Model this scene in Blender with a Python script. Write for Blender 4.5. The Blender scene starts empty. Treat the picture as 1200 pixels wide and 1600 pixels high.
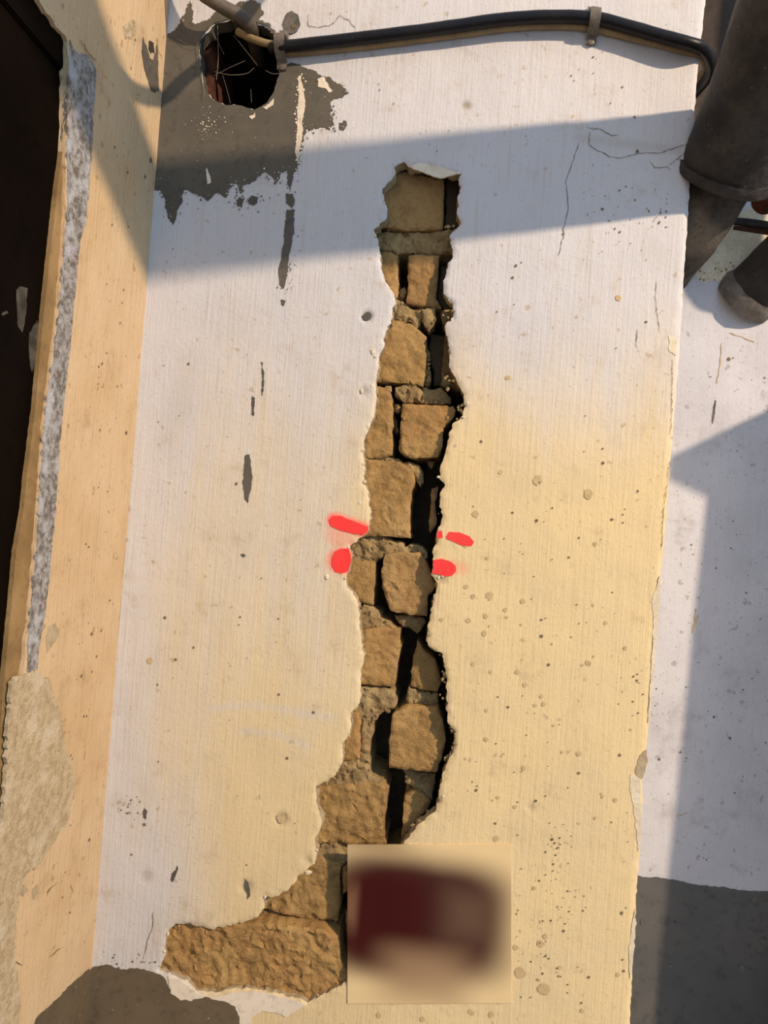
import bpy, bmesh, math, random
import numpy as np
from mathutils import Vector, noise
from mathutils.geometry import delaunay_2d_cdt
random.seed(7)
C = bpy.context.scene.collection
scene = bpy.context.scene
# ------------------------------------------------------------------ camera
PX = 1155.0                     # focal length in pixels of the 1200x1600 frame
ZC = 1.35                       # height of the picture centre on the wall
D = 0.98
yaw, pitch, roll = math.radians(5.0), math.radians(0.9), math.radians(4.3)
F = Vector((-math.sin(yaw)*math.cos(pitch), math.cos(yaw)*math.cos(pitch), math.sin(pitch)))
R0 = F.cross(Vector((0, 0, 1))).normalized(); U0 = R0.cross(F).normalized()
RR = math.cos(roll)*R0 + math.sin(roll)*U0
UU = math.cos(roll)*U0 - math.sin(roll)*R0
CAM = Vector((0, 0, ZC)) - F*(D/F.y)
cd = bpy.data.cameras.new('camera'); cam = bpy.data.objects.new('camera', cd); C.objects.link(cam)
cd.sensor_fit = 'VERTICAL'; cd.sensor_height = 36.0; cd.lens = PX/1600*36.0
cd.clip_start = 0.01
from mathutils import Matrix
M = Matrix((RR, UU, -F)).transposed().to_4x4(); M.translation = CAM
cam.matrix_world = M
scene.camera = cam
# ------------------------------------------------------------------ light
LAMP = Vector((3.028, -2.730, ZC+2.249))
ld = bpy.data.lights.new('work_lamp', 'POINT'); lo = bpy.data.objects.new('work_lamp', ld); C.objects.link(lo)
lo.location = LAMP; ld.energy = 1120; ld.shadow_soft_size = 0.055; ld.color = (1.0, 0.77, 0.55)
w = bpy.data.worlds.new('world'); scene.world = w; w.use_nodes = True
bg = w.node_tree.nodes['Background']; bg.inputs[0].default_value = (0.53, 0.73, 1.0, 1); bg.inputs[1].default_value = 1.08
vs = scene.view_settings; vs.view_transform = 'Standard'; vs.look = 'None'; vs.exposure = 0.0; vs.gamma = 1.0; vs.use_curve_mapping = False

# ------------------------------------------------------------------ helpers
def ray(px, py):
    return (F + RR*((px-600)/PX) - UU*((py-800)/PX))
def at(px, py, Y=0.0):
    d = ray(px, py); return CAM + d*((Y-CAM.y)/d.y)
def atX(px, py, X):
    d = ray(px, py); return CAM + d*((X-CAM.x)/d.x)
def proj_np(x, y, z):
    dx, dy, dz = x-CAM.x, y-CAM.y, z-CAM.z
    f = dx*F.x+dy*F.y+dz*F.z; r = dx*RR.x+dy*RR.y+dz*RR.z; u = dx*UU.x+dy*UU.y+dz*UU.z
    return 600+PX*r/f, 800-PX*u/f
def sm(a, b, x):
    t = np.clip((x-a)/(b-a), 0, 1); return t*t*(3-2*t)
def inpoly(P, poly):
    x, y = P[:, 0], P[:, 1]; r = np.zeros(len(P), bool); n = len(poly)
    for i in range(n):
        x1, y1 = poly[i]; x2, y2 = poly[(i+1) % n]
        if y1 == y2: continue
        c = ((y1 > y) != (y2 > y))
        r ^= c & (x < (x2-x1)*(y-y1)/(y2-y1)+x1)
    return r
def dist_poly(P, poly, closed=True):
    d = np.full(len(P), 1e9); n = len(poly)
    for i in range(n if closed else n-1):
        a = np.array(poly[i]); b = np.array(poly[(i+1) % n]); ab = b-a; L = max(ab@ab, 1e-12)
        t = np.clip(((P-a)@ab)/L, 0, 1)
        q = P-(a+t[:, None]*ab)
        d = np.minimum(d, np.einsum('ij,ij->i', q, q))
    return np.sqrt(d)
def jag(pts, amp=0.0012, seg=0.0035, closed=True, seed=0):
    out = []; n = len(pts)
    for i in range(n if closed else n-1):
        a = Vector(pts[i]).to_2d(); b = Vector(pts[(i+1) % n]).to_2d()
        L = (b-a).length
        if L < 1e-7: continue
        k = max(1, int(L/seg)); nrm = Vector((-(b-a).y, (b-a).x))/L
        for j in range(k):
            p = a.lerp(b, j/k)
            if amp:
                o = (noise.noise(Vector((p.x*130, p.y*130, seed)))*1.2 + noise.noise(Vector((p.x*420, p.y*420, seed+9)))*0.9)*amp
                p = p + nrm*o
            out.append((p.x, p.y))
    if not closed: out.append(tuple(Vector(pts[-1]).to_2d()))
    return out
def wob(x, z, s=0.0):           # slow unevenness of the plaster surface (metres, towards the room)
    return 0.0016*noise.noise(Vector((x*7, z*4, s))) + 0.0007*noise.noise(Vector((x*24, z*17, s+5)))
def tri_region(outer, holes=(), grid=0.004, box=None, keepoff=0.0016):
    """triangulate a 2-D polygon with holes; returns points, triangles, loops (index lists)"""
    V = []; E = []; loops = []
    for lp in [outer]+list(holes):
        s = len(V); V += lp; n = len(lp)
        E += [(s+i, s+(i+1) % n) for i in range(n)]; loops.append(list(range(s, s+n)))
    if grid:
        a = np.array(outer)
        x0, y0 = a.min(0); x1, y1 = a.max(0)
        if box: x0, y0, x1, y1 = max(x0, box[0]), max(y0, box[1]), min(x1, box[2]), min(y1, box[3])
        gx = np.arange(x0+grid*.5, x1, grid); gy = np.arange(y0+grid*.5, y1, grid)
        G = np.stack(np.meshgrid(gx, gy), -1).reshape(-1, 2)
        G = G + np.random.RandomState(3).uniform(-.28, .28, G.shape)*grid
        ok = inpoly(G, outer)
        for h in holes: ok &= ~inpoly(G, h)
        G = G[ok]
        if len(G):
            d = np.full(len(G), 1e9)
            for lp in [outer]+list(holes): d = np.minimum(d, dist_poly(G, lp))
            G = G[d > keepoff]
        V = V+[tuple(p) for p in G]
    r = delaunay_2d_cdt([Vector(v) for v in V], E, [], 0, 1e-7)
    P = np.array([(v.x, v.y) for v in r[0]]); T = np.array([list(f) for f in r[2]], int)
    cen = P[T].mean(1); ok = inpoly(cen, outer)
    for h in holes: ok &= ~inpoly(cen, h)
    T = T[ok]
    e1 = P[T[:, 1]]-P[T[:, 0]]; e2 = P[T[:, 2]]-P[T[:, 0]]
    a = e1[:, 0]*e2[:, 1]-e1[:, 1]*e2[:, 0]
    T[a < 0] = T[a < 0][:, ::-1]
    T = T[np.abs(a) > 1e-12]
    cnt = {}
    for t in T:
        for i in range(3):
            k = (t[i], t[(i+1) % 3]); cnt[k] = cnt.get(k, 0)+1
    border = [k for k in cnt if (k[1], k[0]) not in cnt]
    return P, T, border
def link(name, verts, faces, mat, parent=None, smooth=True):
    me = bpy.data.meshes.new(name); me.from_pydata([tuple(v) for v in verts], [], [tuple(int(i) for i in f) for f in faces]); me.update()
    if mat: me.materials.append(mat)
    if smooth:
        me.polygons.foreach_set('use_smooth', [True]*len(me.polygons))
        me.set_sharp_from_angle(angle=math.radians(48))
    o = bpy.data.objects.new(name, me); C.objects.link(o)
    if parent: o.parent = parent; o.matrix_parent_inverse = parent.matrix_world.inverted()
    return o
def tag(o, label=None, cat=None, group=None, kind=None):
    if label: o['label'] = label
    if cat: o['category'] = cat
    if group: o['group'] = group
    if kind: o['kind'] = kind
    return o
def empty(name, loc):
    o = bpy.data.objects.new(name, None); o.location = loc; o.empty_display_size = .02; C.objects.link(o)
    bpy.context.view_layer.update(); return o
def pxz(pts, Y=0.0):
    return [(at(x, y, Y).x, at(x, y, Y).z) for x, y in pts]
def pyz(pts, X):
    return [(atX(x, y, X).y, atX(x, y, X).z) for x, y in pts]
def smoothline(pts, k=8):
    P = [Vector(p) for p in pts]; P = [P[0]*2-P[1]]+P+[P[-1]*2-P[-2]]; out = []
    for i in range(1, len(P)-2):
        for j in range(k):
            t = j/k; a, b, c, d = P[i-1:i+3]
            out.append(.5*((2*b)+(c-a)*t+(2*a-5*b+4*c-d)*t*t+(3*b-a-3*c+d)*t**3))
    return out+[P[-2]]
def tube_data(path, rad, seg=16, rough=0.0, cap=True, seed=0):
    n = len(path); V = []; Fc = []
    if not hasattr(rad, '__len__'): rad = [rad]*n
    t0 = (path[1]-path[0]).normalized(); nr = t0.orthogonal().normalized()
    for i in range(n):
        t = (path[min(i+1, n-1)]-path[max(i-1, 0)]).normalized()
        nr = (nr-t*nr.dot(t)).normalized(); b = t.cross(nr)
        for j in range(seg):
            a = 2*math.pi*j/seg; d = nr*math.cos(a)+b*math.sin(a)
            p = path[i]+d*rad[i]
            if rough: p = p+d*rough*(noise.noise(p*45+Vector((seed, 0, 0)))+.5*noise.noise(p*140))
            V.append(p)
    for i in range(n-1):
        for j in range(seg):
            a = i*seg+j; b_ = i*seg+(j+1) % seg
            Fc.append((a, b_, b_+seg, a+seg))
    if cap:
        Fc.append(tuple(range(seg-1, -1, -1))); Fc.append(tuple((n-1)*seg+j for j in range(seg)))
    return V, Fc
def tube(name, path, rad, mat, parent=None, **k):
    V, Fc = tube_data(path, rad, **k); return link(name, V, Fc, mat, parent)
def flat_patch(name, poly2, to3, nrm, mat, parent, amp=0.0015, lift=0.0007, grid=0.005, seed=0, follow=None, thick=None, seg=.003):
    """a thin coat with a ragged outline lying on a wall"""
    poly = jag(poly2, amp, seg, seed=seed)
    P, T, B = tri_region(poly, (), grid)
    V = []
    for p in P:
        h = lift + (follow(p[0], p[1]) if follow else 0)
        V.append(Vector(to3(p[0], p[1])) + nrm*h)
    n = len(V); flip = (Vector(to3(1, 0))-Vector(to3(0, 0))).cross(Vector(to3(0, 1))-Vector(to3(0, 0))).dot(nrm) < 0
    Fc = [tuple(t[::-1]) if flip else tuple(t) for t in T]
    m = {}
    for a, b in B:
        for q in (a, b):
            if q not in m: m[q] = len(V); V.append(V[q]-nrm*(thick or (lift+.0006)))
        f = (b, a, m[a], m[b]); Fc.append(f[::-1] if flip else f)
    return link(name, V, Fc, mat, parent)
# ------------------------------------------------------------------ materials
class NT:
    def __init__(s, name):
        s.m = bpy.data.materials.new(name); s.m.use_nodes = True; s.t = s.m.node_tree; s.b = s.t.nodes['Principled BSDF']
        s.co = s.t.nodes.new('ShaderNodeTexCoord').outputs['Object']
    def n(s, typ, **kw):
        q = s.t.nodes.new(typ)
        for k, v in kw.items(): setattr(q, k, v)
        return q
    def l(s, a, b): s.t.links.new(a, b)
    def mapped(s, sc, rot=(0, 0, 0)):
        q = s.n('ShaderNodeMapping'); q.inputs['Scale'].default_value = sc; q.inputs['Rotation'].default_value = rot; s.l(s.co, q.inputs['Vector']); return q.outputs[0]
    def noise(s, scale, detail=4, rough=.6, vec=None):
        q = s.n('ShaderNodeTexNoise'); q.inputs['Scale'].default_value = scale; q.inputs['Detail'].default_value = detail; q.inputs['Roughness'].default_value = rough
        s.l(vec or s.co, q.inputs['Vector']); return q.outputs['Fac']
    def ramp(s, fac, a, b, va=0.0, vb=1.0):
        q = s.n('ShaderNodeMapRange'); q.interpolation_type = 'SMOOTHSTEP'
        q.inputs['From Min'].default_value = a; q.inputs['From Max'].default_value = b; q.inputs['To Min'].default_value = va; q.inputs['To Max'].default_value = vb
        s.l(fac, q.inputs['Value']); return q.outputs[0]
    def mix(s, fac, a, b, mode='MIX'):
        q = s.n('ShaderNodeMix', data_type='RGBA', blend_type=mode)
        for v, i in ((fac, 0), (a, 6), (b, 7)):
            if hasattr(v, 'is_linked'): s.l(v, q.inputs[i])
            elif i == 0: q.inputs[0].default_value = v
            else: q.inputs[i].default_value = (*v, 1)
        return q.outputs[2]
    def math(s, op, a, b):
        q = s.n('ShaderNodeMath', operation=op)
        for v, i in ((a, 0), (b, 1)):
            if hasattr(v, 'is_linked'): s.l(v, q.inputs[i])
            else: q.inputs[i].default_value = v
        return q.outputs[0]
    def attr(s, name):
        q = s.n('ShaderNodeAttribute'); q.attribute_name = name; return q.outputs['Fac']
    def bump(s, h, dist, strength=1.0, prev=None):
        q = s.n('ShaderNodeBump'); q.inputs['Distance'].default_value = dist; q.inputs['Strength'].default_value = strength
        s.l(h, q.inputs['Height'])
        if prev: s.l(prev, q.inputs['Normal'])
        return q.outputs[0]
    def out(s, col, rough=.9, nrm=None, spec=.2, metal=0.0):
        if hasattr(col, 'is_linked'): s.l(col, s.b.inputs['Base Color'])
        else: s.b.inputs['Base Color'].default_value = (*col, 1)
        if hasattr(rough, 'is_linked'): s.l(rough, s.b.inputs['Roughness'])
        else: s.b.inputs['Roughness'].default_value = rough
        s.b.inputs['Specular IOR Level'].default_value = spec; s.b.inputs['Metallic'].default_value = metal
        if nrm: s.l(nrm, s.b.inputs['Normal'])
        return s.m
def mat_wallpaint(name, white, cream, dirt=(.42, .34, .24), streak=1.0, use_attr=True, rot=0.0):
    t = NT(name)
    st = t.noise(1, 5, .65, t.mapped((260, 260, 9)))
    st2 = t.noise(1, 3, .6, t.mapped((60, 60, 5)))
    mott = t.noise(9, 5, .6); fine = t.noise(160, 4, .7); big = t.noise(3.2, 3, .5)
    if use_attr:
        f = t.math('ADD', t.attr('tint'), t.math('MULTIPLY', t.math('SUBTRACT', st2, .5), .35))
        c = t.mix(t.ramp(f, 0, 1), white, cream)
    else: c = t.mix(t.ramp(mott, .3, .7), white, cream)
    c = t.mix(t.ramp(mott, .35, .75, 0, .13), c, tuple(v*.62 for v in white))
    c = t.mix(t.ramp(st, .52, .8, 0, .34*streak), c, dirt)
    c = t.mix(t.ramp(st2, .58, .85, 0, .3*streak), c, dirt)
    sp = t.noise(75, 2, .5)
    c = t.mix(t.ramp(sp, .665, .72, 0, .6), c, dirt)
    c = t.mix(t.ramp(t.noise(210, 2, .5), .66, .72, 0, .5), c, dirt)
    if use_attr:
        c = t.mix(t.attr('stain'), c, (.30, .235, .16))
        c = t.mix(t.attr('red'), c, (.95, .045, .04))
    b = t.bump(st, .0016, .6*streak)
    b = t.bump(fine, .0012, .5, b); b = t.bump(t.noise(38, 4, .6), .0030, .3, b); b = t.bump(big, .004, .25, b)
    c = t.mix(t.ramp(t.noise(22, 6, .72), .54, .74, 0, .38), c, dirt)
    c = t.mix(t.ramp(t.noise(5.5, 6, .7), .52, .72, 0, .22), c, dirt)
    return t.out(c, .85, b, .25)
def mat_rough(name, a, b, c=None, scale=60, bump=.003, speck=None, spec=.12, rough=.95):
    t = NT(name)
    n1 = t.noise(scale*.45, 5, .62); n2 = t.noise(scale*2.2, 5, .7); n3 = t.noise(scale*.14, 3, .5)
    col = t.mix(t.ramp(n1, .34, .66), a, b)
    if c: col = t.mix(t.ramp(n3, .5, .68), col, c)
    col = t.mix(t.ramp(n2, .50, .70, 0, .55), col, tuple(v*.5 for v in a))
    if speck: col = t.mix(t.ramp(t.noise(scale*5, 2, .5), .70, .745), col, speck)
    bb = t.bump(n1, bump, .8); bb = t.bump(n2, bump*.5, .8, bb)
    return t.out(col, rough, bb, spec)
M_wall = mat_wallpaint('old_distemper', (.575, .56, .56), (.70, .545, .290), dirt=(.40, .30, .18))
M_left = mat_wallpaint('ochre_distemper', (.52, .365, .20), (.60, .45, .275), dirt=(.30, .19, .095), streak=1.5, use_attr=False)
M_rec = mat_wallpaint('white_limewash', (.57, .565, .59), (.52, .515, .54), dirt=(.28, .26, .26), streak=.6, use_attr=False)
M_edge = mat_rough('broken_plaster', (.46, .37, .24), (.34, .26, .16), scale=110, bump=.003)
M_chip = mat_rough('fresh_plaster', (.72, .64, .48), (.62, .53, .37), scale=120, bump=.0015)
M_undercoat = mat_rough('pale_undercoat', (.72, .63, .50), (.66, .57, .44), scale=40, bump=.0008)
M_cem = mat_rough('grey_cement', (.092, .080, .060), (.112, .098, .074), (.076, .068, .055), scale=35, bump=.0007, speck=(.33, .30, .25), spec=.3, rough=.7)
M_brownc = mat_rough('brown_grey_cement', (.115, .085, .050), (.135, .10, .060), (.098, .075, .046), scale=30, bump=.0007, speck=(.30, .26, .2), spec=.3, rough=.7)
M_dado = mat_rough('dark_grey_dado', (.085, .085, .08), (.105, .10, .092), (.075, .077, .078), scale=25, bump=.0006, spec=.45, rough=.5)
M_render = mat_rough('sandy_render', (.68, .545, .35), (.50, .385, .225), (.72, .60, .42), scale=230, bump=.007)
M_salt = mat_rough('weathered_lime', (.47, .45, .43), (.17, .145, .115), (.55, .55, .56), scale=340, bump=.005, speck=(.07, .055, .04))
M_bricks = [mat_rough('clay_brick_'+n, a, b, c, scale=s*1.5, bump=.0055, speck=(.58, .50, .36)) for n, a, b, c, s in (
    ('tan', (.39, .238, .088), (.30, .182, .068), (.45, .285, .112), 75),
    ('umber', (.355, .212, .084), (.41, .258, .102), (.29, .170, .068), 60),
    ('red', (.395, .225, .082), (.32, .192, .072), (.42, .265, .10), 70))]
M_mud = mat_rough('mud_mortar', (.39, .27, .125), (.27, .18, .08), (.42, .31, .15), scale=110, bump=.007, speck=(.50, .43, .30))
M_core = mat_rough('dark_core', (.11, .075, .042), (.075, .052, .032), scale=50, bump=.006)  # shade inside the crack and hole is put into this dark colour
M_dkbrick = mat_rough('dark_brick', (.13, .088, .05), (.10, .068, .04), scale=60, bump=.003)  # darker brown for bricks set deeper in the crack
M_wood = mat_rough('bare_wood', (.27, .17, .068), (.20, .12, .046), (.31, .20, .085), scale=60, bump=.001, spec=.3, rough=.6)
M_door = mat_rough('dark_brown_paint', (.0026, .0013, .0007), (.004, .002, .0009), (.002, .001, .0006), scale=20, bump=.0006, spec=.03, rough=.6)
M_splash = mat_rough('grey_splash', (.085, .074, .06), (.03, .026, .02), scale=90, bump=.0005)
M_soot = mat_rough('dark_brown_wall', (.062, .048, .040), (.042, .033, .027), (.08, .065, .052), scale=30, bump=.004)  # plain dark brown-grey for the upper recess and a flaked spot
M_iron = mat_rough('old_cast_iron', (.026, .023, .021), (.058, .050, .043), (.016, .015, .015), scale=38, bump=.005, speck=(.12, .10, .085), spec=.22, rough=.6)
M_ironl = mat_rough('scaled_iron', (.075, .062, .050), (.026, .023, .022), (.16, .13, .095), scale=70, bump=.006, spec=.25, rough=.75)
M_rim = mat_rough('cement_rim', (.17, .155, .135), (.085, .077, .067), scale=80, bump=.002)
M_rust = mat_rough('rust', (.10, .036, .018), (.055, .023, .014), scale=80, bump=.003)
M_cable = mat_rough('black_sheath', (.005, .005, .007), (.010, .009, .010), (.004, .004, .006), scale=60, bump=.0006, speck=(.045, .04, .036), spec=.22, rough=.38)
M_ochre = mat_rough('ochre_sheath', (.27, .19, .09), (.20, .14, .07), scale=70, bump=.001, spec=.35, rough=.5)
M_cond = mat_rough('dusty_sheath', (.085, .066, .048), (.05, .04, .03), (.11, .085, .06), scale=70, bump=.001, spec=.35, rough=.5)
M_clip = mat_rough('tarnished_clip', (.17, .14, .11), (.085, .07, .055), scale=120, bump=.001, spec=.5, rough=.5)
M_stain = mat_rough('damp_stain', (.50, .37, .19), (.54, .41, .22), scale=90, bump=.0006)
M_speck = mat_rough('dark_speck', (.22, .155, .09), (.14, .10, .06), scale=90, bump=.0006)
M_web = mat_rough('cobweb', (.22, .18, .13), (.15, .12, .09), scale=50, bump=.0002)
M_floor = mat_rough('concrete_floor', (.22, .20, .17), (.17, .155, .13), scale=18, bump=.002)
def mat_red():
    t = NT('fluorescent_red_spray'); n = t.noise(60, 3, .5)
    return t.out(t.mix(t.ramp(n, .3, .7), (.98, .040, .035), (.92, .050, .045)), .6, t.bump(t.noise(180, 3, .6), .0006, .4), .3)
M_red = mat_red()

# ------------------------------------------------------------------ wall with the crack
XL = at(245, 250).x; YR = 0.15
FN = Vector((0, -1, 0))
CR = [(616,260),(621,254),(630,254),(640,261),(650,258),(665,258),(679,261),(696,267),(721,272),(717,280),(718,294),(715,307),(716,322),(713,333),(720,348),(710,358),(702,368),(706,382),(708,400),(701,410),(696,428),(693,441),(694,457),(702,468),(709,481),(708,494),(696,509),(701,535),(702,561),(705,580),(716,599),(725,616),(727,634),(723,649),(710,659),(704,672),(701,689),(696,704),(692,720),(687,735),(687,749),(696,758),(687,770),(687,791),(691,796),(690,812),(684,831),(681,849),(676,863),(677,882),(673,898),(684,913),(680,926),(676,940),(673,957),(669,975),(666,1001),(673,1014),(692,1022),(693,1038),(697,1052),(698,1078),(698,1110),(701,1134),(711,1144),(709,1168),(700,1190),(691,1213),(686,1236),(685,1251),(681,1268),(657,1285),(644,1301),(633,1316),(618,1345),(596,1400),(574,1460),(560,1505),(543,1534),(523,1545),(500,1557),(480,1567),(467,1561),(447,1557),(430,1553),(410,1549),(387,1545),(367,1545),(333,1552),(307,1548),(290,1532),(267,1523),(247,1517),(257,1493),(262,1453),(275,1445),(290,1443),(310,1448),(333,1452),(357,1447),(387,1440),(403,1433),(412,1420),(412,1403),(433,1400),(450,1392),(467,1370),(477,1363),(490,1350),(495,1330),(492,1313),(503,1288),(499,1272),(495,1251),(493,1229),(513,1221),(529,1206),(536,1187),(534,1162),(547,1148),(548,1113),(563,1099),(563,1073),(564,1047),(568,1024),(564,996),(562,970),(560,945),(551,924),(542,917),(540,903),(545,887),(549,870),(546,854),(568,838),(576,826),(579,800),(575,784),(576,768),(568,754),(570,730),(567,709),(570,685),(577,668),(586,647),(589,619),(586,601),(590,582),(592,554),(600,542),(601,522),(612,497),(612,480),(619,472),(613,457),(602,439),(595,415),(594,395),(589,373),(585,360),(593,349),(604,340),(605,323),(600,311),(598,294),(613,278),(617,270)]
HO = [(313,60),(311,80),(312,100),(317,133),(330,153),(350,163),(373,163),(386,167),(397,171),(417,160),(427,143),(435,117),(437,90),(433,63),(417,42),(400,36),(383,33),(360,30),(337,37),(322,50)]
ARR = [(1103,0),(1098,45),(1094,85),(1089,130),(1085,190),(1080,260),(1075,350),(1069,440),(1062,560),(1055,640),(1050,700),(1044,780),(1040,830),(1033,900),(1030,950),(1022,1040),(1015,1130),(1008,1195),(1003,1215),(1005,1250),(1001,1320),(995,1400),(990,1500),(985,1600)]
arr = pxz(ARR)
ztop, zbot = 2.75, 0.0
sl = (arr[0][0]-arr[-1][0])/(arr[0][1]-arr[-1][1])
outer_r = [(arr[0][0]+.0, ztop), ] + arr + [(arr[-1][0], zbot)]
outer = jag([(XL, zbot), (XL, ztop)], 0, .05, closed=False) + jag(outer_r, .0009, .005, closed=False, seed=4)
outer = outer[:1]+outer[1:]
crack = jag(pxz(CR), .0019, .0028, seed=1)
hole = jag(pxz(HO), .0022, .003, seed=2)
zlo, zhi = at(600, 1650).z, at(600, -40).z
P, T, B = tri_region(outer, [crack, hole], 0.0042, (XL, zlo, 1, zhi))
allp = np.array(crack+hole); dcr = np.minimum(dist_poly(P, crack), dist_poly(P, hole))
darr = dist_poly(P, arr, closed=False)
Vw = []; ppx, ppy = proj_np(P[:, 0], np.zeros(len(P)), P[:, 1])
DENTS = [(573, 494, 9, .006), (568, 612, 9, .003), (440, 1280, 12, .003), (690, 905, 9, .003), (480, 1345, 8, .003), (830, 1262, 8, .002), (728, 165, 9, .002), (385, 1385, 12, .0025), (228, 1370, 13, .0012)]
for i, (x, z) in enumerate(P):
    h = wob(x, z)
    d = dcr[i]
    if d < .012: h += .0016*noise.noise(Vector((x*110, z*110, 3)))*(1-d/.012)
    if d < .003: h -= .0018*(1-d/.003)**2
    if darr[i] < .006: h -= .003*(1-darr[i]/.006)**2 + .0012*noise.noise(Vector((x*90, z*60, 8)))
    for (dx, dy, r, dep) in DENTS:
        q = math.hypot(ppx[i]-dx, ppy[i]-dy)/r
        if q < 1: h -= dep*(1-q*q)
    Vw.append(Vector((x, -h, z)))
Fw = [tuple(t) for t in T]            # +x,+z winding faces -Y
nface = len(Fw)
ch = set(); hx = {}
cr_set = dcr < 1e-5
m1 = {}
rs = random.Random(5)
for a, b in B:
    for q in (a, b):
        if q not in m1:
            p = Vw[q]
            if cr_set[q]:
                m1[q] = (len(Vw), len(Vw)+1)
                j = Vector((noise.noise(Vector((p.x*200, p.z*200, 1))), 0, noise.noise(Vector((p.x*200, p.z*200, 7)))))*.0016
                Vw.append(Vector((p.x, .006, p.z))+j); Vw.append(Vector((p.x, .022, p.z))+j*2.0)
            else:
                m1[q] = (len(Vw), len(Vw)+1)
                Vw.append(Vector((p.x, .006, p.z))); Vw.append(Vector((p.x, YR+.012, p.z)))
    Fw.append((b, a, m1[a][0], m1[b][0])); Fw.append((m1[b][0], m1[a][0], m1[a][1], m1[b][1]))
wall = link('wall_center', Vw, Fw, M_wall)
wall.data.materials.append(M_edge); wall.data.materials.append(M_cem)
mi = np.zeros(len(wall.data.polygons), int)
for k, (a, b) in enumerate(B):
    if cr_set[a] and cr_set[b]:
        j = 2 if (ppx[a] < 470 and ppy[a] < 250) else 1; mi[nface+2*k] = j; mi[nface+2*k+1] = j
wall.data.polygons.foreach_set('material_index', mi)
tag(wall, 'cream painted plaster wall split by a tall jagged crack showing bricks', kind='structure')
# wall colour: white turning cream downwards and rightwards, red overspray, grime
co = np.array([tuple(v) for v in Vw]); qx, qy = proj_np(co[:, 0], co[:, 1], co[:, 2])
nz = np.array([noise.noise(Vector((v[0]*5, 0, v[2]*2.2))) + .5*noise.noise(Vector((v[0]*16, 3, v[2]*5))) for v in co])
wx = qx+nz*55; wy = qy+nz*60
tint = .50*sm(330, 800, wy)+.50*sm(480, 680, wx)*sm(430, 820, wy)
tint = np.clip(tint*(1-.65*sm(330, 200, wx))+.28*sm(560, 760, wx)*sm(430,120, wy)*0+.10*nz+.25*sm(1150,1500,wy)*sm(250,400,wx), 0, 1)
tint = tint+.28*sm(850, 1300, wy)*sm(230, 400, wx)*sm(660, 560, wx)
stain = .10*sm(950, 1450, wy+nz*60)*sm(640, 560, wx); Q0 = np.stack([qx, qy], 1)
for ln in ([(335, 1106), (400, 1101), (470, 1114), (520, 1122)], [(375, 1142), (430, 1147), (480, 1166)], [(975, 1180), (520, 140), (450, 185)][1:]):
    tint -= .22*sm(9, 2, dist_poly(Q0, ln, False))
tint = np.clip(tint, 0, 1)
for i, (dx, dy, r, dep) in enumerate(DENTS):
    stain = np.maximum(stain, (.75 if i in (0, 6) else .4)*sm(r*1.1, r*.4, np.hypot(qx-dx, qy-dy)))
grime = [(905, 215, 1060, 235, 14, .25), (700, 60, 745, 90, 8, .2), (300, 560, 260, 700, 40, .10), (1020, 390, 1060, 420, 40, .10)]
for x0, y0, x1, y1, r, s in grime:
    stain = np.maximum(stain, s*sm(r, 0, dist_poly(np.stack([qx, qy], 1), [(x0, y0), (x1, y1)], False)))
red = np.zeros(len(co)); Q = np.stack([qx, qy], 1)
for seg, r, s in (([(522, 813), (572, 829)], 17, .75), ([(530, 876), (545, 880)], 26, .75), ([(525, 835), (540, 850)], 24, .28), ([(690, 886), (722, 888)], 15, .22)):
    red = np.maximum(red, s*sm(r, r*.35, dist_poly(Q, seg, False)))
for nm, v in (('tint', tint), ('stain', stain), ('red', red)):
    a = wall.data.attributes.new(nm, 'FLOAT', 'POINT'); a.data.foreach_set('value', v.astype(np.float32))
# masonry core that closes the back of the crack
ax = max(p[0] for p in arr)
added_dark_tunnel = pxz([(300,20),(300,185),(455,185),(455,20)], .135)
P, T, B = tri_region([(XL-.02, zbot), (ax-.06, zbot), (ax-.02, ztop), (XL-.02, ztop)], [added_dark_tunnel], 0)
link('masonry_core', [(x, .135, z) for x, z in P], [tuple(t) for t in T], M_core, wall, smooth=False)
n4 = len(added_dark_tunnel)
link('added_dark_tunnel', [(x, .135, z) for x, z in added_dark_tunnel]+[(x, .75, z) for x, z in added_dark_tunnel], [(i, (i+1) % n4, n4+(i+1) % n4, n4+i) for i in range(n4)]+[(4, 5, 6, 7)], M_core, wall, smooth=False)  # unseen tunnel added behind the round hole to keep it dark

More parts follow.
